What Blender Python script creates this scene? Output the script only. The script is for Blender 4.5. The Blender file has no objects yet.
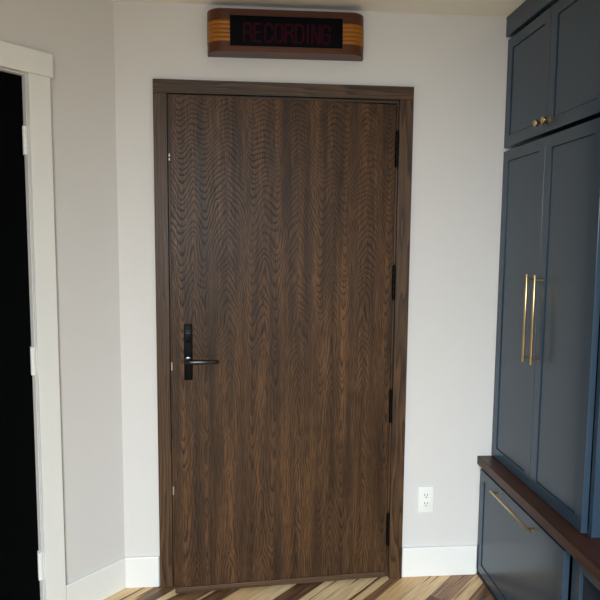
import bpy, bmesh, math
from mathutils import Vector, Matrix
C = bpy.context.scene.collection
S = bpy.context.scene

# ------------------------------------------------------------------ camera
F = 586.52
cam = bpy.data.cameras.new('camera')
cam.sensor_width = 36.0
cam.sensor_fit = 'HORIZONTAL'
cam.lens = 36.0 * F / 600.0
cam.clip_start = 0.02
co = bpy.data.objects.new('camera', cam)
C.objects.link(co)
YAW, PITCH, ROLL = -0.083434, -0.095573, 0.008555
fw = Vector((-math.sin(YAW) * math.cos(PITCH), math.cos(YAW) * math.cos(PITCH), math.sin(PITCH)))
rt = Vector((math.cos(YAW), math.sin(YAW), 0))
up = rt.cross(fw)
r2 = rt * math.cos(ROLL) + up * math.sin(ROLL)
u2 = -rt * math.sin(ROLL) + up * math.cos(ROLL)
m = Matrix((r2, u2, -fw)).transposed().to_4x4()
m.translation = Vector((0.38865, -2.44673, 1.47587))
co.matrix_world = m
S.camera = co

# ------------------------------------------------------------------ light
w = bpy.data.worlds.new('world')
S.world = w
w.use_nodes = True
w.node_tree.nodes['Background'].inputs[0].default_value = (0.90, 0.96, 1.0, 1)
w.node_tree.nodes['Background'].inputs[1].default_value = 0.45


def area(name, loc, size, power, col, rot=(0, 0, 0), shape='DISK', size_y=None, spread=math.pi):
    l = bpy.data.lights.new(name, 'AREA')
    l.shape = shape
    l.size = size
    if size_y:
        l.size_y = size_y
    l.energy = power
    l.color = col
    l.spread = spread
    o = bpy.data.objects.new(name, l)
    o.location = loc
    o.rotation_euler = rot
    C.objects.link(o)
    return o


# daylight from the tall windows behind the camera, high sky light falling down on the lower walls and floor
area('window_daylight', (0.15, -5.4, 2.0), 1.6, 61, (0.87, 0.955, 1.0), (math.radians(60), 0, math.radians(-9)), 'RECTANGLE', 1.0, math.radians(74))

# unseen lamp added over the floor behind the camera; its bounce lifts the ceiling
area('floor_bounce_fill', (0.5, -3.3, 2.35), 1.2, 34, (0.76, 0.90, 1.0), (math.radians(4), 0, 0), 'RECTANGLE', 1.2, math.radians(70))

S.view_settings.view_transform = 'Standard'
S.view_settings.look = 'None'
S.view_settings.gamma = 1
S.view_settings.use_curve_mapping = False
S.view_settings.exposure = 0.0


# ------------------------------------------------------------------ helpers
def link(name, bm, mat, parent=None, smooth=False, loc=None):
    bmesh.ops.recalc_face_normals(bm, faces=bm.faces)
    me = bpy.data.meshes.new(name)
    bm.to_mesh(me)
    bm.free()
    me.materials.append(mat)
    if smooth:
        for p in me.polygons:
            p.use_smooth = True
        try:
            me.set_sharp_from_angle(angle=math.radians(35))
        except Exception:
            pass
    o = bpy.data.objects.new(name, me)
    C.objects.link(o)
    if parent:
        o.parent = parent
    if loc:
        o.location = loc
    return o


def empty(name, loc=(0, 0, 0), rz=0):
    o = bpy.data.objects.new(name, None)
    o.empty_display_size = 0.1
    C.objects.link(o)
    o.location = loc
    o.rotation_euler = (0, 0, rz)
    return o


def tag(o, label=None, cat=None, group=None, kind=None):
    if label:
        o['label'] = label
    if cat:
        o['category'] = cat
    if group:
        o['group'] = group
    if kind:
        o['kind'] = kind
    return o


def copy_tree(o, parent=None):
    c = o.copy()
    C.objects.link(c)
    if parent:
        c.parent = parent
    for ch in list(o.children):
        copy_tree(ch, c)
    return c


def box(bm, x0, x1, y0, y1, z0, z1, bev=0.0, seg=2):
    t = bmesh.new()
    r = bmesh.ops.create_cube(t, size=1.0)
    for v in t.verts:
        v.co = Vector(((x0 + x1) / 2 + v.co.x * (x1 - x0), (y0 + y1) / 2 + v.co.y * (y1 - y0), (z0 + z1) / 2 + v.co.z * (z1 - z0)))
    if bev:
        bmesh.ops.bevel(t, geom=list(t.edges), offset=bev, segments=seg, affect='EDGES', profile=0.5)
    merge(bm, t)
    return bm


def merge(bm, t):
    me = bpy.data.meshes.new('tmp')
    t.to_mesh(me)
    t.free()
    bm.from_mesh(me)
    bpy.data.meshes.remove(me)


def prism(bm, pts, z0, z1, bev=0.0):
    t = bmesh.new()
    vs = [t.verts.new((p[0], p[1], z0)) for p in pts]
    f = t.faces.new(vs)
    r = bmesh.ops.extrude_face_region(t, geom=[f])
    for v in r['geom']:
        if isinstance(v, bmesh.types.BMVert):
            v.co.z = z1
    bmesh.ops.recalc_face_normals(t, faces=t.faces)
    if bev:
        es = [e for e in t.edges if abs(e.verts[0].co.z - e.verts[1].co.z) < 1e-6]
        bmesh.ops.bevel(t, geom=es, offset=bev, segments=2, affect='EDGES', profile=0.5)
    merge(bm, t)
    return bm


def tube(bm, a, b, r, n=20, r2=None, bev=0.0):
    a = Vector(a)
    b = Vector(b)
    d = b - a
    t = bmesh.new()
    bmesh.ops.create_cone(t, cap_ends=True, segments=n, radius1=r, radius2=r if r2 is None else r2, depth=d.length)
    if bev:
        es = [e for e in t.edges if abs(e.verts[0].co.z - e.verts[1].co.z) < 1e-6]
        bmesh.ops.bevel(t, geom=es, offset=bev, segments=2, affect='EDGES', profile=0.5)
    q = Vector((0, 0, 1)).rotation_difference(d.normalized())
    M = Matrix.Translation((a + b) / 2) @ q.to_matrix().to_4x4()
    bmesh.ops.transform(t, matrix=M, verts=t.verts)
    merge(bm, t)
    return bm


def sweep(bm, pts, radii, n=16, squash=1.0):
    """tube along points in the xz-ish plane with varying radius, closed ends"""
    rings = []
    P = [Vector(p) for p in pts]
    for i, p in enumerate(P):
        d = (P[min(i + 1, len(P) - 1)] - P[max(i - 1, 0)]).normalized()
        s = Vector((0, 0, 1))
        a = d.cross(s).normalized()
        b = a.cross(d).normalized()
        rings.append([bm.verts.new(p + (a * math.cos(2 * math.pi * k / n) * squash + b * math.sin(2 * math.pi * k / n)) * radii[i]) for k in range(n)])
    for i in range(len(rings) - 1):
        for k in range(n):
            bm.faces.new((rings[i][k], rings[i][(k + 1) % n], rings[i + 1][(k + 1) % n], rings[i + 1][k]))
    bm.faces.new(rings[0])
    bm.faces.new(rings[-1])
    return bm


# ------------------------------------------------------------------ materials
class N:
    def __init__(s, name):
        s.m = bpy.data.materials.new(name)
        s.m.use_nodes = True
        s.t = s.m.node_tree
        s.b = s.t.nodes['Principled BSDF']

    def n(s, typ, **kw):
        nd = s.t.nodes.new(typ)
        for k, v in kw.items():
            setattr(nd, k, v)
        return nd

    def l(s, a, b):
        s.t.links.new(a, b)

    def val(s, inp, v):
        if isinstance(v, (int, float)):
            inp.default_value = v
        elif isinstance(v, tuple):
            inp.default_value = v
        else:
            s.l(v, inp)

    def math(s, op, a, b=None, c=None, clamp=False):
        nd = s.n('ShaderNodeMath', operation=op)
        nd.use_clamp = clamp
        s.val(nd.inputs[0], a)
        if b is not None:
            s.val(nd.inputs[1], b)
        if c is not None:
            s.val(nd.inputs[2], c)
        return nd.outputs[0]

    def noise(s, vec, scale, detail=2, rough=0.5, dist=0.0, dim='3D'):
        nd = s.n('ShaderNodeTexNoise', noise_dimensions=dim)
        s.l(vec, nd.inputs['Vector'])
        nd.inputs['Scale'].default_value = scale
        nd.inputs['Detail'].default_value = detail
        nd.inputs['Roughness'].default_value = rough
        nd.inputs['Distortion'].default_value = dist
        return nd.outputs['Fac']

    def obj(s):
        return s.n('ShaderNodeTexCoord').outputs['Object']

    def mapv(s, vec, scale=(1, 1, 1), rot=(0, 0, 0), loc=(0, 0, 0)):
        nd = s.n('ShaderNodeMapping')
        s.l(vec, nd.inputs[0])
        nd.inputs['Location'].default_value = loc
        nd.inputs['Rotation'].default_value = rot
        nd.inputs['Scale'].default_value = scale
        return nd.outputs[0]

    def sep(s, vec):
        nd = s.n('ShaderNodeSeparateXYZ')
        s.l(vec, nd.inputs[0])
        return nd.outputs

    def comb(s, x, y, z):
        nd = s.n('ShaderNodeCombineXYZ')
        for i, v in enumerate((x, y, z)):
            s.val(nd.inputs[i], v)
        return nd.outputs[0]

    def ramp(s, fac, stops, interp='LINEAR'):
        nd = s.n('ShaderNodeValToRGB')
        cr = nd.color_ramp
        cr.interpolation = interp
        while len(cr.elements) < len(stops):
            cr.elements.new(0.5)
        for e, (p, c) in zip(cr.elements, stops):
            e.position = p
            e.color = (c[0], c[1], c[2], 1) if isinstance(c, tuple) else (c, c, c, 1)
        s.l(fac, nd.inputs[0])
        return nd.outputs[0]

    def mix(s, f, a, b, mode='MIX'):
        nd = s.n('ShaderNodeMix', data_type='RGBA', blend_type=mode)
        s.val(nd.inputs['Factor'], f)
        for k, v in (('A', a), ('B', b)):
            i = [q for q in nd.inputs if q.name == k and q.type == 'RGBA'][0]
            s.val(i, v + (1,) if isinstance(v, tuple) and len(v) == 3 else v)
        return [q for q in nd.outputs if q.type == 'RGBA'][0]

    def bump(s, h, strength=0.1, dist=0.001):
        nd = s.n('ShaderNodeBump')
        nd.inputs['Strength'].default_value = strength
        nd.inputs['Distance'].default_value = dist
        s.l(h, nd.inputs['Height'])
        s.l(nd.outputs[0], s.b.inputs['Normal'])

    def set(s, base=None, rough=None, metal=None, spec=None, coat=None, coat_rough=None):
        if base is not None:
            s.val(s.b.inputs['Base Color'], base + (1,) if isinstance(base, tuple) and len(base) == 3 else base)
        if rough is not None:
            s.val(s.b.inputs['Roughness'], rough)
        if metal is not None:
            s.b.inputs['Metallic'].default_value = metal
        if spec is not None:
            s.b.inputs['Specular IOR Level'].default_value = spec
        if coat is not None:
            s.b.inputs['Coat Weight'].default_value = coat
        if coat_rough is not None:
            s.b.inputs['Coat Roughness'].default_value = coat_rough
        return s.m


def srgb(r, g, b):
    f = lambda c: (c / 255 / 12.92) if c / 255 <= 0.04045 else ((c / 255 + 0.055) / 1.055) ** 2.4
    return (f(r), f(g), f(b))


def plain(name, col, rough=0.5, metal=0.0, spec=0.5, var=0.04, bump=0.0, scale=60, coat=0.0):
    n = N(name)
    f = n.noise(n.obj(), scale, 3)
    k = n.ramp(f, [(0.3, tuple(c * (1 - var) for c in col)), (0.7, tuple(min(1, c * (1 + var)) for c in col))])
    n.set(k, rough, metal, spec, coat)
    if bump:
        n.bump(f, bump, 0.001)
    return n.m


M_wall = plain('wall_paint', srgb(221, 220, 219), 0.75, spec=0.25, var=0.01, bump=0.12, scale=320)
M_ceil = plain('ceiling_paint', srgb(250, 247, 240), 0.85, spec=0.2, var=0.01, bump=0.1, scale=250)
M_trim = plain('white_trim_paint', srgb(240, 242, 240), 0.38, var=0.006, bump=0.02, scale=90)
M_navy = plain('navy_cabinet_paint', srgb(51, 70, 88), 0.22, spec=0.42, var=0.03, bump=0.03, scale=140)
M_navy_shade_toe = plain('navy_cubby_shade_and_toe', srgb(16, 24, 34), 0.6, var=0.03)  # cubby shade put into the colour; the toe board uses it too
M_brass = plain('brushed_brass', srgb(196, 172, 126), 0.28, metal=1.0, var=0.05, scale=200)
M_black = plain('black_hardware', srgb(8, 9, 10), 0.45, spec=0.08, var=0.05)
M_lever = plain('polished_black_metal', srgb(10, 10, 11), 0.2, spec=0.6, var=0.05)
M_gloss = plain('dark_polished_metal', srgb(70, 70, 72), 0.22, metal=0.9, var=0.03)
M_nickel = plain('latch_nickel', srgb(150, 140, 128), 0.4, metal=0.6, var=0.02)
M_white = plain('white_plastic', srgb(244, 246, 244), 0.3, var=0.004)
M_slot = plain('outlet_slot', srgb(60, 60, 60), 0.6)
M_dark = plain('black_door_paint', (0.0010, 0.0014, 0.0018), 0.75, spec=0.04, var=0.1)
M_hall = plain('dim_hall_paint', srgb(60, 55, 50), 0.8)
M_glass = plain('black_sign_glass', (0.0015, 0.002, 0.0035), 0.3, spec=0.06, var=0.1)
M_letter = plain('unlit_red_lettering', (0.032, 0.0025, 0.008), 0.5, spec=0.05, var=0.05)


def door_oak():
    n = N('dark_stained_oak_veneer')
    co_ = n.obj()
    wob = n.noise(n.mapv(co_, (3.0, 1, 1.1)), 1.7, 3, 0.55)
    wob2 = n.noise(n.mapv(co_, (40, 1, 6)), 1.0, 2, 0.5)
    x, y, z = n.sep(co_)
    xw = n.math('ADD', n.math('ADD', x, n.math('MULTIPLY', n.math('SUBTRACT', wob, 0.5), 0.055)),
                n.math('MULTIPLY', n.math('SUBTRACT', wob2, 0.5), 0.0045))
    # book-matched leaves 0.142 wide
    t = n.math('PINGPONG', n.math('ADD', xw, 0.828 + 0.284 * 6), 0.142)
    prof = n.ramp(n.math('DIVIDE', t, 0.142),
                  [(0.0, 0.62), (0.16, 0.80), (0.33, 1.0), (0.48, 0.80), (0.70, 0.30), (1.0, 0.0)], 'B_SPLINE')
    # ring spacing: close together high on the door, long nested cathedrals below
    hi = n.n('ShaderNodeMapRange', interpolation_type='SMOOTHSTEP')
    n.l(z, hi.inputs[0])
    hi.inputs[1].default_value = 0.75
    hi.inputs[2].default_value = 2.0
    leafid = n.math('FLOOR', n.math('DIVIDE', n.math('ADD', xw, 0.828 + 1.704), 0.142))
    pairid = n.math('FLOOR', n.math('DIVIDE', n.math('ADD', xw, 0.828 + 1.704 + 0.142), 0.284))
    slow = n.noise(n.comb(n.math('MULTIPLY', t, 5.0), n.math('MULTIPLY', pairid, 0.13), n.math('MULTIPLY', z, 1.3)), 1.0, 2, 0.5)
    big = n.noise(n.mapv(co_, (1.0, 1, 1.0)), 3.3, 2, 0.5)
    zf = n.math('ADD', n.math('MULTIPLY', z, 11.0), n.math('MULTIPLY', n.math('POWER', n.math('MAXIMUM', n.math('SUBTRACT', z, 0.7), 0.0), 2.0), 16.0))
    amp = n.math('SUBTRACT', 11.0, n.math('MULTIPLY', hi.outputs[0], 5.5))
    g = n.math('ADD', zf, n.math('MULTIPLY', prof, amp))
    g = n.math('ADD', g, n.math('MULTIPLY', wob, 3.0))
    g = n.math('ADD', g, n.math('ADD', n.math('MULTIPLY', slow, 5.0), n.math('MULTIPLY', big, 9.0)))
    pshift = n.n('ShaderNodeTexWhiteNoise', noise_dimensions='1D')
    n.l(n.math('ADD', pairid, 3.5), pshift.inputs['W'])
    g = n.math('ADD', g, n.math('MULTIPLY', pshift.outputs['Value'], 5.0))
    jit = n.noise(n.mapv(co_, (90, 1, 18)), 1.0, 2, 0.5)
    g = n.math('ADD', g, n.math('MULTIPLY', jit, 0.4))
    fr = n.math('FRACT', g)
    ring = n.ramp(fr, [(0.0, 0.0), (0.10, 1.0), (0.26, 0.85), (0.42, 0.10), (0.80, 0.0), (1.0, 0.0)])
    pores = n.noise(n.mapv(co_, (330, 40, 14)), 1.0, 3, 0.65)
    pores = n.ramp(pores, [(0.44, 0.0), (0.58, 1.0)])
    streak = n.noise(n.mapv(co_, (26, 8, 1.3)), 1.0, 4, 0.6)
    streak = n.ramp(streak, [(0.36, 0.0), (0.66, 1.0)])
    base = n.mix(streak, srgb(78, 56, 39), srgb(122, 87, 56))
    band = n.ramp(n.noise(n.mapv(co_, (5.5, 1, 0.8), loc=(3.1, 0, 1.7)), 1.0, 2, 0.5), [(0.35, 0.62), (0.62, 1.0)])
    base = n.mix(1.0, base, band, 'MULTIPLY')
    rw = n.ramp(n.noise(n.mapv(co_, (14, 1, 3.0)), 1.0, 2, 0.5), [(0.32, 0.45), (0.6, 1.0)])
    fl = n.math('MULTIPLY', n.math('MULTIPLY', ring, rw), n.math('ADD', 0.62, n.math('MULTIPLY', pores, 0.38)))
    c1 = n.mix(n.math('MULTIPLY', fl, 0.95), base, srgb(20, 14, 11))
    c2 = n.mix(n.math('MULTIPLY', pores, 0.55), c1, srgb(32, 23, 18))
    leafcol = n.noise(n.comb(leafid, 0.0, 0.0), 3.3, 0)
    lc = n.ramp(leafcol, [(0.3, 0.78), (0.7, 1.0)])
    c3 = n.mix(1.0, c2, lc, 'MULTIPLY')
    n.set(c3, n.math('ADD', 0.40, n.math('MULTIPLY', fl, 0.15)), spec=0.2)
    n.bump(n.math('MULTIPLY', fl, -1.0), 0.25, 0.0008)
    return n.m


def straight_oak(name, axis='z', light=(120, 88, 62), dark=(46, 32, 24), seed=0.0, rough=0.42, cont=0.95, ringscale=9):
    n = N(name)
    co_ = n.mapv(n.obj(), loc=(seed, seed * 2.3, seed * 1.7))
    x, y, z = n.sep(co_)
    if axis == 'z':
        a, b, L = x, y, z
    elif axis == 'x':
        a, b, L = z, y, x
    else:
        a, b, L = x, z, y
    v = n.comb(a, b, n.math('MULTIPLY', L, 0.07))
    wob = n.noise(v, 9, 3, 0.6)
    g = n.math('MULTIPLY', n.math('ADD', a, n.math('MULTIPLY', wob, 0.22)), ringscale * 6)
    g = n.math('ADD', g, n.math('MULTIPLY', L, 1.1))
    ring = n.ramp(n.math('FRACT', g), [(0.0, 0.0), (0.12, 0.9), (0.3, 0.45), (0.8, 0.0), (1.0, 0.0)])
    pores = n.ramp(n.noise(n.comb(n.math('MULTIPLY', a, 420), n.math('MULTIPLY', b, 200), n.math('MULTIPLY', L, 9)), 1.0, 3, 0.6), [(0.42, 0.0), (0.62, 1.0)])
    st = n.ramp(n.noise(n.comb(n.math('MULTIPLY', a, 40), n.math('MULTIPLY', b, 40), n.math('MULTIPLY', L, 1.2)), 1.0, 3), [(0.35, 0.0), (0.65, 1.0)])
    base = n.mix(st, srgb(*[c * 0.8 for c in light]), srgb(*light))
    c1 = n.mix(n.math('MULTIPLY', ring, cont), base, srgb(*dark))
    c2 = n.mix(n.math('MULTIPLY', pores, 0.4 * cont), c1, srgb(*dark))
    n.set(c2, rough, spec=0.3)
    n.bump(n.math('MULTIPLY', n.math('ADD', ring, pores), -1.0), 0.15, 0.0006)
    return n.m


def floor_mat():
    n = N('walnut_plank_floor')
    v = n.mapv(n.obj(), rot=(0, 0, math.radians(-45)))
    u, q, _ = n.sep(v)
    W_ = 0.080
    qq = n.math('ADD', q, 0.035)
    row = n.math('FLOOR', n.math('DIVIDE', qq, W_))
    wn = n.n('ShaderNodeTexWhiteNoise', noise_dimensions='1D')
    n.l(n.math('ADD', row, 8.9), wn.inputs['W'])
    Lr = n.math('ADD', n.math('DIVIDE', u, 1.9), n.math('MULTIPLY', wn.outputs['Value'], 7.0))
    col = n.math('FLOOR', Lr)
    wn2 = n.n('ShaderNodeTexWhiteNoise', noise_dimensions='2D')
    n.l(n.comb(n.math('ADD', row, 0.5), n.math('ADD', col, 0.5), 0.0), wn2.inputs['Vector'])
    rnd = wn2.outputs['Value']
    wc = n.sep(wn2.outputs['Color'])
    # grain per plank
    off = n.math('MULTIPLY', rnd, 37.0)
    gv = n.comb(n.math('ADD', n.math('MULTIPLY', u, 0.7), off), n.math('MULTIPLY', q, 15.0), off)
    wob = n.noise(gv, 1.0, 3, 0.55)
    big = n.ramp(n.math('ADD', wob, n.math('MULTIPLY', n.math('SUBTRACT', wc[0], 0.5), 0.42)), [(0.50, 0.0), (0.525, 1.0)])
    gl = n.math('FRACT', n.math('ADD', n.math('MULTIPLY', wob, 11.0), n.math('MULTIPLY', q, 18.0)))
    gl = n.ramp(gl, [(0.0, 0.0), (0.25, 1.0), (0.6, 0.25), (1.0, 0.0)])
    fineg = n.noise(n.comb(n.math('MULTIPLY', u, 10), n.math('MULTIPLY', q, 260), off), 1.0, 3, 0.6)
    heart = n.mix(wc[1], srgb(112, 82, 62), srgb(176, 136, 100))
    heart = n.mix(n.math('MULTIPLY', gl, 0.75), heart, srgb(62, 40, 28))
    sap = n.mix(wc[2], srgb(252, 228, 184), srgb(232, 194, 142))
    sap = n.mix(n.math('MULTIPLY', gl, 0.28), sap, srgb(160, 116, 74))
    c = n.mix(big, sap, heart)
    c = n.mix(n.math('MULTIPLY', n.ramp(fineg, [(0.4, 0.0), (0.7, 1.0)]), 0.25), c, srgb(70, 46, 30))
    # plank joints
    e1 = n.math('FRACT', n.math('DIVIDE', qq, W_))
    e2 = n.math('FRACT', Lr)
    j1 = n.math('LESS_THAN', n.math('MINIMUM', e1, n.math('SUBTRACT', 1.0, e1)), 0.010)
    j2 = n.math('LESS_THAN', n.math('MINIMUM', e2, n.math('SUBTRACT', 1.0, e2)), 0.0016)
    j = n.math('MAXIMUM', j1, j2)
    c = n.mix(n.math('MULTIPLY', j, 0.7), c, srgb(38, 25, 17))
    n.set(c, 0.42, spec=0.45)
    n.bump(n.math('SUBTRACT', 1.0, j), 0.4, 0.0008)
    return n.m


M_oak = door_oak()
M_casv = straight_oak('stained_oak_upright', 'z', (102, 73, 48), (30, 21, 15))
M_cash = straight_oak('stained_oak_head', 'x', (100, 74, 50), (30, 21, 15), seed=3.1)
M_sweep = straight_oak('stained_oak_strip', 'x', (100, 76, 56), (60, 42, 30), seed=1.2)
M_bench = straight_oak('dark_walnut_bench', 'y', (78, 48, 36), (36, 22, 17), seed=2.0, rough=0.4, cont=0.6, ringscale=9)
M_sign = straight_oak('walnut_sign_case', 'x', (96, 52, 28), (52, 26, 14), seed=5.0, rough=0.33, cont=0.5, ringscale=14)
M_amber = plain('amber_wood_inlay', srgb(156, 96, 20), 0.35, spec=0.3, var=0.08, scale=45)
M_floor = floor_mat()

# ------------------------------------------------------------------ the room
ZC = 2.4155
XL = -0.14935
TH = 0.79727
XT = 1.450
XR = 1.90
YB = -6.0
dl = Vector((-math.cos(TH), -math.sin(TH), 0))          # along the angled wall, away from the corner
nl = Vector((math.sin(TH), -math.cos(TH), 0))           # into the room
PL = Vector((XL, 0, 0))
RZL = math.atan2(dl.y, dl.x)


def wl(s, off=0.0, z=0.0):
    p = PL + dl * s + nl * off
    return Vector((p.x, p.y, z))


SEND = 2.1     # end of angled wall
pe = wl(SEND)

def structure(name, bm, mat, label=None, cat=None, **k):
    o = link(name, bm, mat, **k)
    o['kind'] = 'structure'
    if label:
        tag(o, label, cat)
    return o


b = bmesh.new()
box(b, -3.2, XR + 0.12, YB, 1.0, -0.05, 0.0)
structure('floor', b, M_floor, 'diagonal walnut plank floor with dark heartwood and pale sapwood streaks', 'floor')
b = bmesh.new()
box(b, -3.2, XR + 0.12, YB, 1.0, ZC, ZC + 0.05)
structure('ceiling', b, M_ceil, 'cream painted ceiling above the door wall', 'ceiling')

# front wall with the door opening
OX0, OX1, OZ = 0.050, 1.000, 2.068
b = bmesh.new()
box(b, XL - 0.10, OX0, 0, 0.12, 0, ZC)
box(b, OX1, XR + 0.12, 0, 0.12, 0, ZC)
box(b, OX0, OX1, 0, 0.12, OZ, ZC)
structure('wall_front', b, M_wall, 'greige painted wall around the dark oak door', 'wall')

# angled left wall with its door opening
s0, s1, zl = 0.360, 1.19, 2.060
def lbox(bm, sa, sb, oa, ob, z0, z1, bev=0.0):
    """box in the angled wall's own frame (s along wall, offset into the room)"""
    t = bmesh.new()
    box(t, sa, sb, min(oa, ob), max(oa, ob), z0, z1, bev)
    M = Matrix(((dl.x, nl.x, 0, PL.x), (dl.y, nl.y, 0, PL.y), (0, 0, 1, 0), (0, 0, 0, 1)))
    bmesh.ops.transform(t, matrix=M, verts=t.verts)
    bmesh.ops.recalc_face_normals(t, faces=t.faces)
    merge(bm, t)

b = bmesh.new()
lbox(b, 0.0, s0, -0.12, 0, 0, ZC)
lbox(b, s1, SEND, -0.12, 0, 0, ZC)
lbox(b, s0, s1, -0.12, 0, zl, ZC)
structure('wall_left', b, M_wall, 'angled greige wall between the white-cased doorway and the corner', 'wall')
b = bmesh.new()
box(b, pe.x - 0.1, pe.x, YB, pe.y + 0.02, 0, ZC)
structure('wall_left_rear', b, M_wall)
b = bmesh.new()
box(b, XR, XR + 0.12, YB, 0.0, 0, ZC)
structure('wall_right', b, M_wall)
# dim hall behind the oak door
b = bmesh.new()
box(b, -0.3, 1.9, 0.9, 0.95, 0, ZC)
box(b, -0.35, -0.3, 0.12, 0.95, 0, ZC)
box(b, 1.9, 1.95, 0.12, 0.95, 0, ZC)
structure('wall_hall', b, M_hall)

# baseboards: flat board with a small eased top edge
BH = 0.1365
b = bmesh.new()
box(b, XL, -0.004, -0.013, -0.0005, 0.0, BH, 0.0045)
structure('baseboard_front', b, M_trim, 'short white baseboard between the corner and the dark door frame', 'baseboard')
b = bmesh.new()
box(b, 1.0575, 1.398, -0.013, -0.0005, 0.0, BH, 0.0045)
structure('baseboard_right', b, M_trim, 'white baseboard between the dark door frame and the navy drawer', 'baseboard')
b = bmesh.new()
lbox(b, 0.005, 0.2765, 0.0005, 0.013, 0.0, BH, 0.0045)
structure('baseboard_left', b, M_trim, 'white baseboard along the angled wall beside the white door casing', 'baseboard')

# ------------------------------------------------------------------ oak door frame (casing + jambs)
W = 1.0536
HC = 2.12
fr = empty('trim_1', (0, 0, 0))
tag(fr, 'dark-stained oak frame around the wide oak door', 'door frame', kind='structure')
b = bmesh.new(); box(b, 0.0, 0.0546, -0.020, 0.0, 0.003, 2.0665, 0.0015); link('side_casing', b, M_casv, fr)
b = bmesh.new(); box(b, 0.9955, W, -0.020, 0.0, 0.003, 2.0665, 0.0015); link('side_casing', b, M_casv, fr)
b = bmesh.new(); box(b, 0.0, W, -0.020, 0.0, 2.0668, HC, 0.0015); link('head_casing', b, M_cash, fr)
b = bmesh.new(); box(b, 0.0505, 0.0615, -0.001, 0.119, 0.002, 2.056); link('jamb', b, M_casv, fr)
b = bmesh.new(); box(b, 0.9885, 0.9995, -0.001, 0.119, 0.002, 2.056); link('jamb', b, M_casv, fr)
b = bmesh.new(); box(b, 0.0505, 0.9995, -0.001, 0.119, 2.056, 2.0675); link('jamb', b, M_cash, fr)
b = bmesh.new()
box(b, 0.0615, 0.0735, 0.045, 0.085, 0.002, 2.056)
box(b, 0.9765, 0.9885, 0.045, 0.085, 0.002, 2.056)
box(b, 0.0735, 0.9765, 0.045, 0.085, 2.044, 2.056)
link('door_stop', b, M_casv, fr)

# ------------------------------------------------------------------ the oak door, slightly ajar
LW, LT = 0.9125, 0.044
HX, HY = 0.983, -0.018
LZ0, LZ1 = 0.015, 2.047
dr = empty('door_1', (HX, HY, 0), math.atan2(0.065, 0.912))
# leaf local frame: x runs from -LW (latch side) to 0 (hinge side), front face at y = 0 looking to -y
tag(dr, 'wide dark-stained oak slab door standing slightly ajar in its frame', 'door', kind='structure')
b = bmesh.new(); box(b, -LW, 0, 0, LT, LZ0 + 0.0, LZ1, 0.0015); link('door_leaf', b, M_oak, dr)
# strip along the foot of the leaf
b = bmesh.new(); box(b, -LW + 0.002, -0.002, -0.006, -0.0001, LZ0 - 0.001, LZ0 + 0.024, 0.002)
s_ = link('bottom_strip', b, M_sweep, dr); s_['label'] = 'thin lighter oak strip along the door foot'
# lock plate with thumb turn and lever
lp = bmesh.new(); box(lp, -0.866, -0.833, -0.010, -0.0002, 0.9225, 1.1515, 0.0025)
lp = link('lock_plate', lp, M_black, dr, smooth=True); lp['label'] = 'tall narrow black lock plate'
b = bmesh.new(); tube(b, (-0.8495, -0.018, 1.088), (-0.8495, -0.0101, 1.088), 0.0125, 24, bev=0.0015)
box(b, -0.8515, -0.8475, -0.026, -0.017, 1.077, 1.099, 0.001)
link('thumb_turn', b, M_black, lp, smooth=True)
b = bmesh.new(); box(b, -0.860, -0.839, -0.0135, -0.0101, 1.124, 1.128, 0.0008); box(b, -0.8585, -0.8405, -0.012, -0.0101, 1.112, 1.121, 0.0008)
link('key_cover', b, M_gloss, lp)
b = bmesh.new()
tube(b, (-0.8495, -0.014, 1.004), (-0.8495, -0.0101, 1.004), 0.0155, 28, bev=0.001)
tube(b, (-0.8495, -0.048, 1.004), (-0.8495, -0.012, 1.004), 0.0085, 24)
sweep(b, [(-0.860, -0.050, 1.004), (-0.853, -0.052, 1.004), (-0.840, -0.054, 1.0045), (-0.81, -0.055, 1.0045), (-0.77, -0.054, 1.004), (-0.745, -0.051, 1.0035), (-0.733, -0.046, 1.003), (-0.730, -0.040, 1.003)],
      [0.005, 0.008, 0.0088, 0.0088, 0.0085, 0.008, 0.0072, 0.005], 18, 0.75)
l_ = link('lever_handle', b, M_lever, lp, smooth=True); l_['label'] = 'curved black lever handle'
# bolts of the multi-point lock in the free edge
for zc_ in (1.815, 0.976, 0.453):
    b = bmesh.new()
    if zc_ > 1.5:
        box(b, -LW - 0.0065, -LW - 0.0002, 0.012, 0.030, zc_ - 0.004, zc_ + 0.008, 0.001)
        box(b, -LW - 0.0065, -LW - 0.0002, 0.012, 0.030, zc_ - 0.019, zc_ - 0.008, 0.001)
    else:
        box(b, -LW - 0.0065, -LW - 0.0002, 0.012, 0.030, zc_ - 0.017, zc_ + 0.017, 0.001)
    link('latch_bolt', b, M_nickel, dr)
# four black butt hinges
for zh in (1.868, 1.317, 0.785, 0.231):
    b = bmesh.new()
    hh = 0.068
    k = 5
    for i in range(k):
        za = zh - hh + i * (2 * hh / k)
        tube(b, (0.003, -0.006, za + 0.0006), (0.003, -0.006, za + 2 * hh / k - 0.0006), 0.0072, 18)
    tube(b, (0.003, -0.006, zh + hh), (0.003, -0.006, zh + hh + 0.007), 0.0055, 16, 0.003)
    tube(b, (0.003, -0.006, zh - hh - 0.007), (0.003, -0.006, zh - hh), 0.003, 16, 0.0055)
    box(b, -0.003, 0.0035, -0.003, 0.035, zh - hh, zh + hh)
    link('hinge', b, M_black, dr, smooth=True)

# ------------------------------------------------------------------ white-cased doorway on the angled wall
tr = empty('trim_2', tuple(PL))
tr.rotation_euler = (0, 0, 0)
tag(tr, 'white craftsman casing with a wider head board around the black doorway', 'door casing', kind='structure')


def lpart(name, mat, parent, *boxes, bev=0.0015):
    b = bmesh.new()
    for q in boxes:
        lbox(b, *q, bev)
    bmesh.ops.translate(b, verts=b.verts, vec=-PL)
    return link(name, b, mat, parent)


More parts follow.
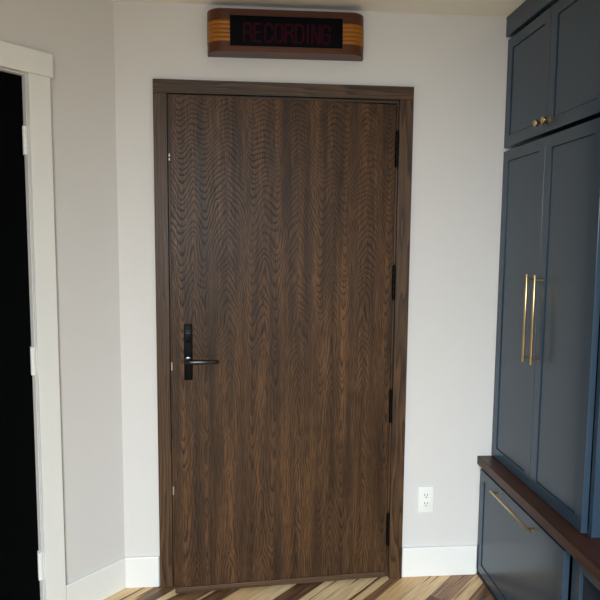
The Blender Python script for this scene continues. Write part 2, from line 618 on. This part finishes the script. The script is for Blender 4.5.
lpart('side_casing', M_trim, tr, (0.277, 0.3555, 0.0, 0.018, 0.001, 2.0610))
lpart('side_casing', M_trim, tr, (1.194, 1.2725, 0.0, 0.018, 0.001, 2.0610))
lpart('head_casing', M_trim, tr, (0.2670, 1.2825, 0.0, 0.023, 2.0613, 2.1430))
lpart('jamb', M_trim, tr, (0.3535, 0.3580, -0.119, 0.0, 0.001, 2.058))
lpart('jamb', M_trim, tr, (1.191, 1.1965, -0.119, 0.0, 0.001, 2.058))
lpart('jamb', M_trim, tr, (0.3535, 1.1965, -0.119, 0.0, 2.0565, 2.0598))

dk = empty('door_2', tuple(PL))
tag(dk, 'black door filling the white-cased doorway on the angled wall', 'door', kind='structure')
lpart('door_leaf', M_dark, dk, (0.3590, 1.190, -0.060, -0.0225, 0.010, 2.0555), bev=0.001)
for z0_, z1_ in ((1.782, 1.881), (0.988, 1.092), (0.198, 0.306)):
    b = bmesh.new()
    kk = 5
    c0 = wl(0.3655, -0.004)
    for i in range(kk):
        za = z0_ + i * (z1_ - z0_) / kk
        tube(b, (c0.x, c0.y, za + 0.0005), (c0.x, c0.y, za + (z1_ - z0_) / kk - 0.0005), 0.0068, 18)
    bmesh.ops.translate(b, verts=b.verts, vec=-PL)
    t = bmesh.new()
    lbox(t, 0.3581, 0.3650, -0.0222, -0.0030, z0_, z1_)
    bmesh.ops.translate(t, verts=t.verts, vec=-PL)
    merge(b, t)
    h_ = link('hinge', b, M_white, dk, smooth=True)
    h_['label'] = 'white painted hinge'

# ------------------------------------------------------------------ wall outlet
ol = empty('wall_outlet', (1.1585, 0, 0.3545))
tag(ol, 'white duplex power outlet low on the wall right of the oak door', 'outlet')
b = bmesh.new(); box(b, -0.035, 0.035, -0.0065, -0.0003, -0.0595, 0.0595, 0.0028, 3); link('cover_plate', b, M_white, ol, smooth=True)
for dz in (0.0195, -0.0195):
    pts = []
    for k in range(32):
        a = 2 * math.pi * k / 32
        pts.append((0.0172 * math.cos(a), max(-0.0125, min(0.0125, 0.0172 * math.sin(a)))))
    b = bmesh.new()
    prism(b, pts, 0.0, 0.0016, 0.0004)
    bmesh.ops.transform(b, matrix=Matrix.Translation((0, -0.0066, dz)) @ Matrix.Rotation(math.radians(90), 4, 'X'), verts=b.verts)
    rc = link('receptacle', b, M_white, ol, smooth=True)
    b = bmesh.new()
    for sx in (-0.0064, 0.0064):
        box(b, sx - 0.0013, sx + 0.0013, -0.0088, -0.0081, dz + 0.0005, dz + 0.0085)
    tube(b, (0, -0.0088, dz - 0.0065), (0, -0.0081, dz - 0.0065), 0.0026, 14)
    link('socket_slot', b, M_slot, rc)
b = bmesh.new(); tube(b, (0, -0.0078, 0), (0, -0.0064, 0), 0.0026, 14); link('screw', b, M_white, ol, smooth=True)

# ------------------------------------------------------------------ RECORDING sign
SX0, SX1, SD = 0.2163, 0.8388, 0.082
SZ0, SZ1 = 2.2170, 2.3760
scx = (SX0 + SX1) / 2
hw = (SX1 - SX0) / 2
sg = empty('recording_sign', (scx, 0, SZ0))
sg.rotation_euler = (0, math.radians(-0.35), 0)
tag(sg, 'vintage walnut studio sign reading RECORDING above the oak door', 'sign')
SH = SZ1 - SZ0
R = 0.062


def dpts(off=0.0, x_lo=None, x_hi=None, n=14):
    """plan outline: straight back, rounded front corners; off grows it outward"""
    pts = [(hw + off, -0.0005), (hw + off, -(SD - R))]
    for k in range(1, n + 1):
        a = math.pi / 2 * k / n
        pts.append((hw - R + (R + off) * math.cos(a), -(SD - R) - (R + off) * math.sin(a)))
    left = [(-x, y) for x, y in reversed(pts)]
    return pts + left


PH0, PH1 = 0.0210, 0.1345           # panel window
PX0, PX1 = 0.3068 - scx, 0.7465 - scx
b = bmesh.new()
full = dpts()
prism(b, full, 0.0, PH0, 0.0)
prism(b, full, PH1, SH, 0.0)
rp = [p for p in full]
notch = []
for p in rp:
    notch.append(p)
idx = max(i for i, p in enumerate(notch) if p[0] > 0)
mid = notch[:idx + 1] + [(PX1, -SD), (PX1, -SD + 0.006), (PX0, -SD + 0.006), (PX0, -SD)] + notch[idx + 1:]
prism(b, mid, PH0, PH1)
bmesh.ops.remove_doubles(b, verts=b.verts, dist=0.00005)
link('case', b, M_sign, sg, smooth=True)
# rounded top bead
b = bmesh.new(); box(b, PX0 + 0.0005, PX1 - 0.0005, -SD + 0.0005, -SD + 0.0058, PH0 + 0.0003, PH1 - 0.0003)
gl = link('glass_panel', b, M_glass, sg); gl['label'] = 'black glass panel with dark red lettering'
# amber ribs, five each end, wrapping round the corners
for side in (1, -1):
    for k in range(5):
        z0_ = 0.0400 + k * 0.0158
        arc = [p for p in dpts(0.0)[:idx + 1]]
        xs = PX1 if side > 0 else -PX0
        arc = arc[1:] + [(xs + 0.0003, -SD)]
        b = bmesh.new()
        # half-round profile swept along the arc
        prof = [(0.0, -0.0070), (0.0008, -0.0060), (0.0014, -0.0030), (0.0016, 0.0), (0.0014, 0.0030), (0.0008, 0.0060), (0.0, 0.0070)]
        rings = []
        for i, p in enumerate(arc):
            a0 = Vector(arc[max(i - 1, 0)]); a1 = Vector(arc[min(i + 1, len(arc) - 1)])
            d = (a1 - a0).normalized()
            nn = Vector((d.y, -d.x))
            if nn.dot(Vector((p[0] * 0.2, -1 if i > 1 else 0)) + Vector((1, 0)) * (1 if i < 3 else 0)) < 0:
                nn = -nn
            rings.append([b.verts.new((side * (p[0] + nn.x * q[0]), p[1] + nn.y * q[0], z0_ + 0.0058 + q[1])) for q in prof])
        for i in range(len(rings) - 1):
            for j in range(len(prof) - 1):
                b.faces.new((rings[i][j], rings[i][j + 1], rings[i + 1][j + 1], rings[i + 1][j]))
        b.faces.new(rings[0]); b.faces.new(rings[-1])
        link('amber_rib', b, M_amber, sg, smooth=True)


# lettering: condensed monoline capitals, on a 1 x 2.1 grid
def strokes(ch):
    w_, h_ = 1.0, 2.3
    c = 0.32
    D = {
        'R': [[(0, 0), (0, h_), (w_ - c, h_), (w_, h_ - c), (w_, 1.35 + c), (w_ - c, 1.2), (0, 1.2)], [(w_ * .5, 1.2), (w_, 0.75), (w_, 0)]],
        'E': [[(w_ * .92, 0), (0, 0), (0, h_), (w_ * .92, h_)], [(0, 1.2), (w_ * .75, 1.2)]],
        'C': [[(w_, 0.7), (w_, c), (w_ - c, 0), (c, 0), (0, c), (0, h_ - c), (c, h_), (w_ - c, h_), (w_, h_ - c), (w_, h_ - .7)]],
        'O': [[(w_, h_ / 2), (w_, c), (w_ - c, 0), (c, 0), (0, c), (0, h_ - c), (c, h_), (w_ - c, h_), (w_, h_ - c), (w_, h_ / 2)]],
        'D': [[(0, 0), (0, h_), (w_ - c, h_), (w_, h_ - c), (w_, c), (w_ - c, 0), (0, 0)]],
        'I': [[(w_ / 2, 0), (w_ / 2, h_)]],
        'N': [[(0, 0), (0, h_), (w_ * .15, h_), (w_ * .85, 0), (w_, 0), (w_, h_)]],
        'G': [[(w_ * .55, 1.1), (w_, 1.1), (w_, c), (w_ - c, 0), (c, 0), (0, c), (0, h_ - c), (c, h_), (w_ - c, h_), (w_, h_ - c), (w_, h_ - .65)]],
    }
    return D[ch]


def letter(bm, ch, x0, z0, lw, lh, th, y):
    """flat raised strokes; each stroke piece sits a hair prouder than the last so none coincide"""
    k_ = 0
    for pl in strokes(ch):
        P = [Vector((x0 + p[0] * lw, z0 + p[1] / 2.3 * lh)) for p in pl]
        for a, c_ in zip(P[:-1], P[1:]):
            d = (c_ - a)
            if d.length < 1e-6:
                continue
            d.normalize()
            n_ = Vector((-d.y, d.x)) * th / 2
            e_ = d * th * 0.30
            q4 = [(a + n_ - e_), (c_ + n_ + e_), (c_ - n_ + e_), (a - n_ - e_)]
            yf = y - 0.0006 - 0.00003 * k_
            k_ += 1
            f0 = [bm.verts.new((q.x, yf, q.y)) for q in q4]
            f1 = [bm.verts.new((q.x, y, q.y)) for q in q4]
            bm.faces.new(f0)
            bm.faces.new(f1)
            for i in range(4):
                bm.faces.new((f0[i], f0[(i + 1) % 4], f1[(i + 1) % 4], f1[i]))


word = 'RECORDING'
tx0, tx1 = 0.3615 - scx, 0.6950 - scx
adv = []
for ch in word:
    adv.append(0.45 if ch == 'I' else 1.0)
gap = 0.42
unit = (tx1 - tx0) / (sum(adv) + gap * (len(word) - 1))
x = tx0
b1 = bmesh.new(); b2 = bmesh.new()
zt, lh = 0.0395, 0.066
for ch, a_ in zip(word, adv):
    xx = x - (unit * 0.275 if ch == 'I' else 0)
    letter(b1, ch, xx, zt, unit, lh, 0.0078, -SD + 0.0004)
    letter(b2, ch, xx, zt, unit, lh, 0.0038, -SD + 0.0002)
    x += (a_ + gap) * unit
b2.free()
for bb, nm, mm in ((b1, 'lettering', M_letter),):
    link(nm, bb, mm, gl)


# ------------------------------------------------------------------ navy cabinets
def shaker(bm, xf, y0, y1, z0, z1, st=0.062, th=0.020, rec=0.004):
    """shaker front facing -x: front plane xf, spans y0..y1 (y0<y1)"""
    t = bmesh.new()
    box(t, xf, xf + th, y0, y1, z0, z1, 0.0)
    t.faces.ensure_lookup_table()
    f = min(t.faces, key=lambda q: q.calc_center_median().x)
    # outer bevel first
    es = list(f.edges)
    r = bmesh.ops.inset_region(t, faces=[f], thickness=st, depth=0)
    t.faces.ensure_lookup_table()
    f2 = min(t.faces, key=lambda q: (round(q.calc_center_median().x, 6), q.calc_area() if abs(q.calc_center_median().y - (y0 + y1) / 2) < 1e-4 and abs(q.calc_center_median().z - (z0 + z1) / 2) < 1e-4 else 9e9))
    r = bmesh.ops.inset_region(t, faces=[f2], thickness=0.0003, depth=0)
    for v in f2.verts:
        v.co.x += rec + 0.006
    bmesh.ops.inset_region(t, faces=[f2], thickness=0.0035, depth=0)
    bmesh.ops.inset_region(t, faces=[f2], thickness=0.0005, depth=0)
    for v in f2.verts:
        v.co.x -= 0.006
    oe = [e for e in t.edges if all(abs(v.co.x - xf) < 1e-6 for v in e.verts) and
          (all(abs(v.co.y - y0) < 1e-6 for v in e.verts) or all(abs(v.co.y - y1) < 1e-6 for v in e.verts)
           or all(abs(v.co.z - z0) < 1e-6 for v in e.verts) or all(abs(v.co.z - z1) < 1e-6 for v in e.verts))]
    bmesh.ops.bevel(t, geom=oe, offset=0.0010, segments=2, affect='EDGES', profile=0.5)
    merge(bm, t)


def carcass(bm, xf, xb, y0, y1, z0, z1, th=0.018):
    box(bm, xf, xb, y0, y0 + th, z0, z1)
    box(bm, xf, xb, y1 - th, y1, z0, z1)
    box(bm, xf, xb, y0 + th, y1 - th, z0, z0 + th)
    box(bm, xf, xb, y0 + th, y1 - th, z1 - th, z1)
    box(bm, xb - 0.006, xb, y0 + th, y1 - th, z0 + th, z1 - th)


def bar_pull(name, parent, xf, c, half, vertical=True, r=0.0048, stand=0.035, postin=0.018, label=None):
    b = bmesh.new()
    y, z = c
    if vertical:
        tube(b, (xf - stand, y, z - half), (xf - stand, y, z + half), r, 20, bev=0.001)
        for sgn in (-1, 1):
            tube(b, (xf - stand, y, z + sgn * (half - postin)), (xf - 0.0003, y, z + sgn * (half - postin)), r * 0.75, 16)
    else:
        tube(b, (xf - stand, y - half, z), (xf - stand, y + half, z), r, 20, bev=0.001)
        for sgn in (-1, 1):
            tube(b, (xf - stand, y + sgn * (half - postin), z), (xf - 0.0003, y + sgn * (half - postin), z), r * 0.75, 16)
    o = link(name, b, M_brass, parent, smooth=True)
    if label:
        o['label'] = label
    return o


ZB = 0.5485
YE = -0.738
# tall cupboard standing on the bench
tc = empty('tall_cupboard', (XT + 0.2, -0.37, ZB))
tag(tc, 'tall navy two-door cupboard with long brass pulls standing on the bench', 'cabinet')
O = Vector((XT + 0.2, -0.37, ZB))


def cpart(name, bm, mat, parent, org, smooth=False):
    bmesh.ops.translate(bm, verts=bm.verts, vec=-org)
    return link(name, bm, mat, parent, smooth=smooth)


b = bmesh.new(); carcass(b, XT + 0.0215, XR - 0.002, YE, -0.003, ZB + 0.0005, 1.858)
box(b, XT + 0.0215, XR - 0.002, YE, YE + 0.018, 1.858, 1.8938)
cpart('body', b, M_navy, tc, O)
for (ya, yb, yh) in ((-0.3585, -0.0030, -0.333), (-0.7155, -0.3600, -0.3955)):
    b = bmesh.new(); shaker(b, XT, ya, yb, ZB + 0.0045, 1.869)
    d_ = cpart('door', b, M_navy, tc, O)
    h = bar_pull('handle', d_, XT, (yh, 1.204), 0.166, True, label='long slim brass bar pull')
    for v in h.data.vertices:
        v.co -= O

# upper cupboard to the ceiling
uc = empty('upper_cupboard', (XT + 0.2, -0.37, 1.875))
tag(uc, 'navy two-door wall cupboard with brass knobs up at the ceiling', 'cabinet')
O = Vector((XT + 0.2, -0.37, 1.875))
b = bmesh.new(); carcass(b, XT + 0.0215, XR - 0.002, YE, -0.003, 1.894, 2.306)
cpart('body', b, M_navy, uc, O)
for (ya, yb, yh) in ((-0.3585, -0.0030, -0.327), (-0.7155, -0.3600, -0.385)):
    b = bmesh.new(); shaker(b, XT, ya, yb, 1.885, 2.3235)
    d_ = cpart('door', b, M_navy, uc, O)
    b = bmesh.new()
    zk = 1.9225
    tube(b, (XT - 0.003, yh, zk), (XT - 0.0002, yh, zk), 0.009, 20)
    tube(b, (XT - 0.018, yh, zk), (XT - 0.002, yh, zk), 0.0048, 18)
    tube(b, (XT - 0.030, yh, zk), (XT - 0.018, yh, zk), 0.0125, 24, bev=0.0022)
    k_ = cpart('knob', b, M_brass, d_, O, True)
    k_['label'] = 'small round brass knob'
b = bmesh.new(); box(b, 1.4400, XT + 0.03, YE - 0.011, -0.001, 2.3347, ZC - 0.0005, 0.0012)
box(b, XT + 0.030, XR - 0.002, YE - 0.011, YE + 0.010, 2.3347, ZC - 0.0005)
box(b, XT + 0.05, XR - 0.002, YE, YE + 0.018, 2.3065, 2.336)
cpart('cornice', b, M_navy, uc, O)

# bench seat board
XB = 1.3870
b = bmesh.new(); box(b, XB, XR - 0.001, -1.95, -0.0008, 0.5119, ZB, 0.0018)
bt = link('walnut_plank', b, M_bench, loc=None)
tag(bt, 'dark walnut board forming the bench seat below the navy cupboard', 'bench seat')

# bench base : drawer and open cubby
XD = 1.4015
O = Vector((1.66, -0.9, 0.0))
bb_ = empty('storage_bench', tuple(O))
tag(bb_, 'navy bench base with one wide drawer and an open cubby under the walnut seat', 'bench')
b = bmesh.new()
xf = XD + 0.0215
box(b, xf, XR - 0.002, -0.022, -0.003, 0.0, 0.511)                 # end panel at wall
box(b, xf, XR - 0.002, -0.768, -0.722, 0.0, 0.511, 0.001)          # divider post
box(b, xf, XR - 0.002, -1.95, -1.90, 0.0, 0.511, 0.001)
box(b, xf, XR - 0.002, -0.722, -0.022, 0.030, 0.048)
box(b, xf + 0.001, XR - 0.003, -1.90, -0.768, 0.030, 0.048)
box(b, XR - 0.010, XR - 0.003, -1.95, -0.003, 0.048, 0.505)
box(b, xf + 0.0005, xf + 0.02, -1.90, -0.768, 0.454, 0.511)         # rail over the cubby
cpart('body', b, M_navy, bb_, O)
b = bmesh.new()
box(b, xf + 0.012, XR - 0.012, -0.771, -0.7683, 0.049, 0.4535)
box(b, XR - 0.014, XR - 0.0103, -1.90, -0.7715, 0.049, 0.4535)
l_ = cpart('cubby_shade_lining', b, M_navy_shade_toe, bb_, O)  # dark sheets added in the cubby, their colour stands in for shade
l_['label'] = 'dark sheets added for the shade inside the open cubby'
b = bmesh.new(); box(b, XD + 0.003, XD + 0.016, -1.95, -0.003, 0.0, 0.017, 0.001)
cpart('toe_board', b, M_navy_shade_toe, bb_, O)
b = bmesh.new(); shaker(b, XD, -0.709, -0.0060, 0.024, 0.4905, st=0.058)
dw = cpart('drawer', b, M_navy, bb_, O)
h = bar_pull('handle', dw, XD, (-0.372, 0.474), 0.170, False, label='long slim brass bar pull')
for v in h.data.vertices:
    v.co -= O
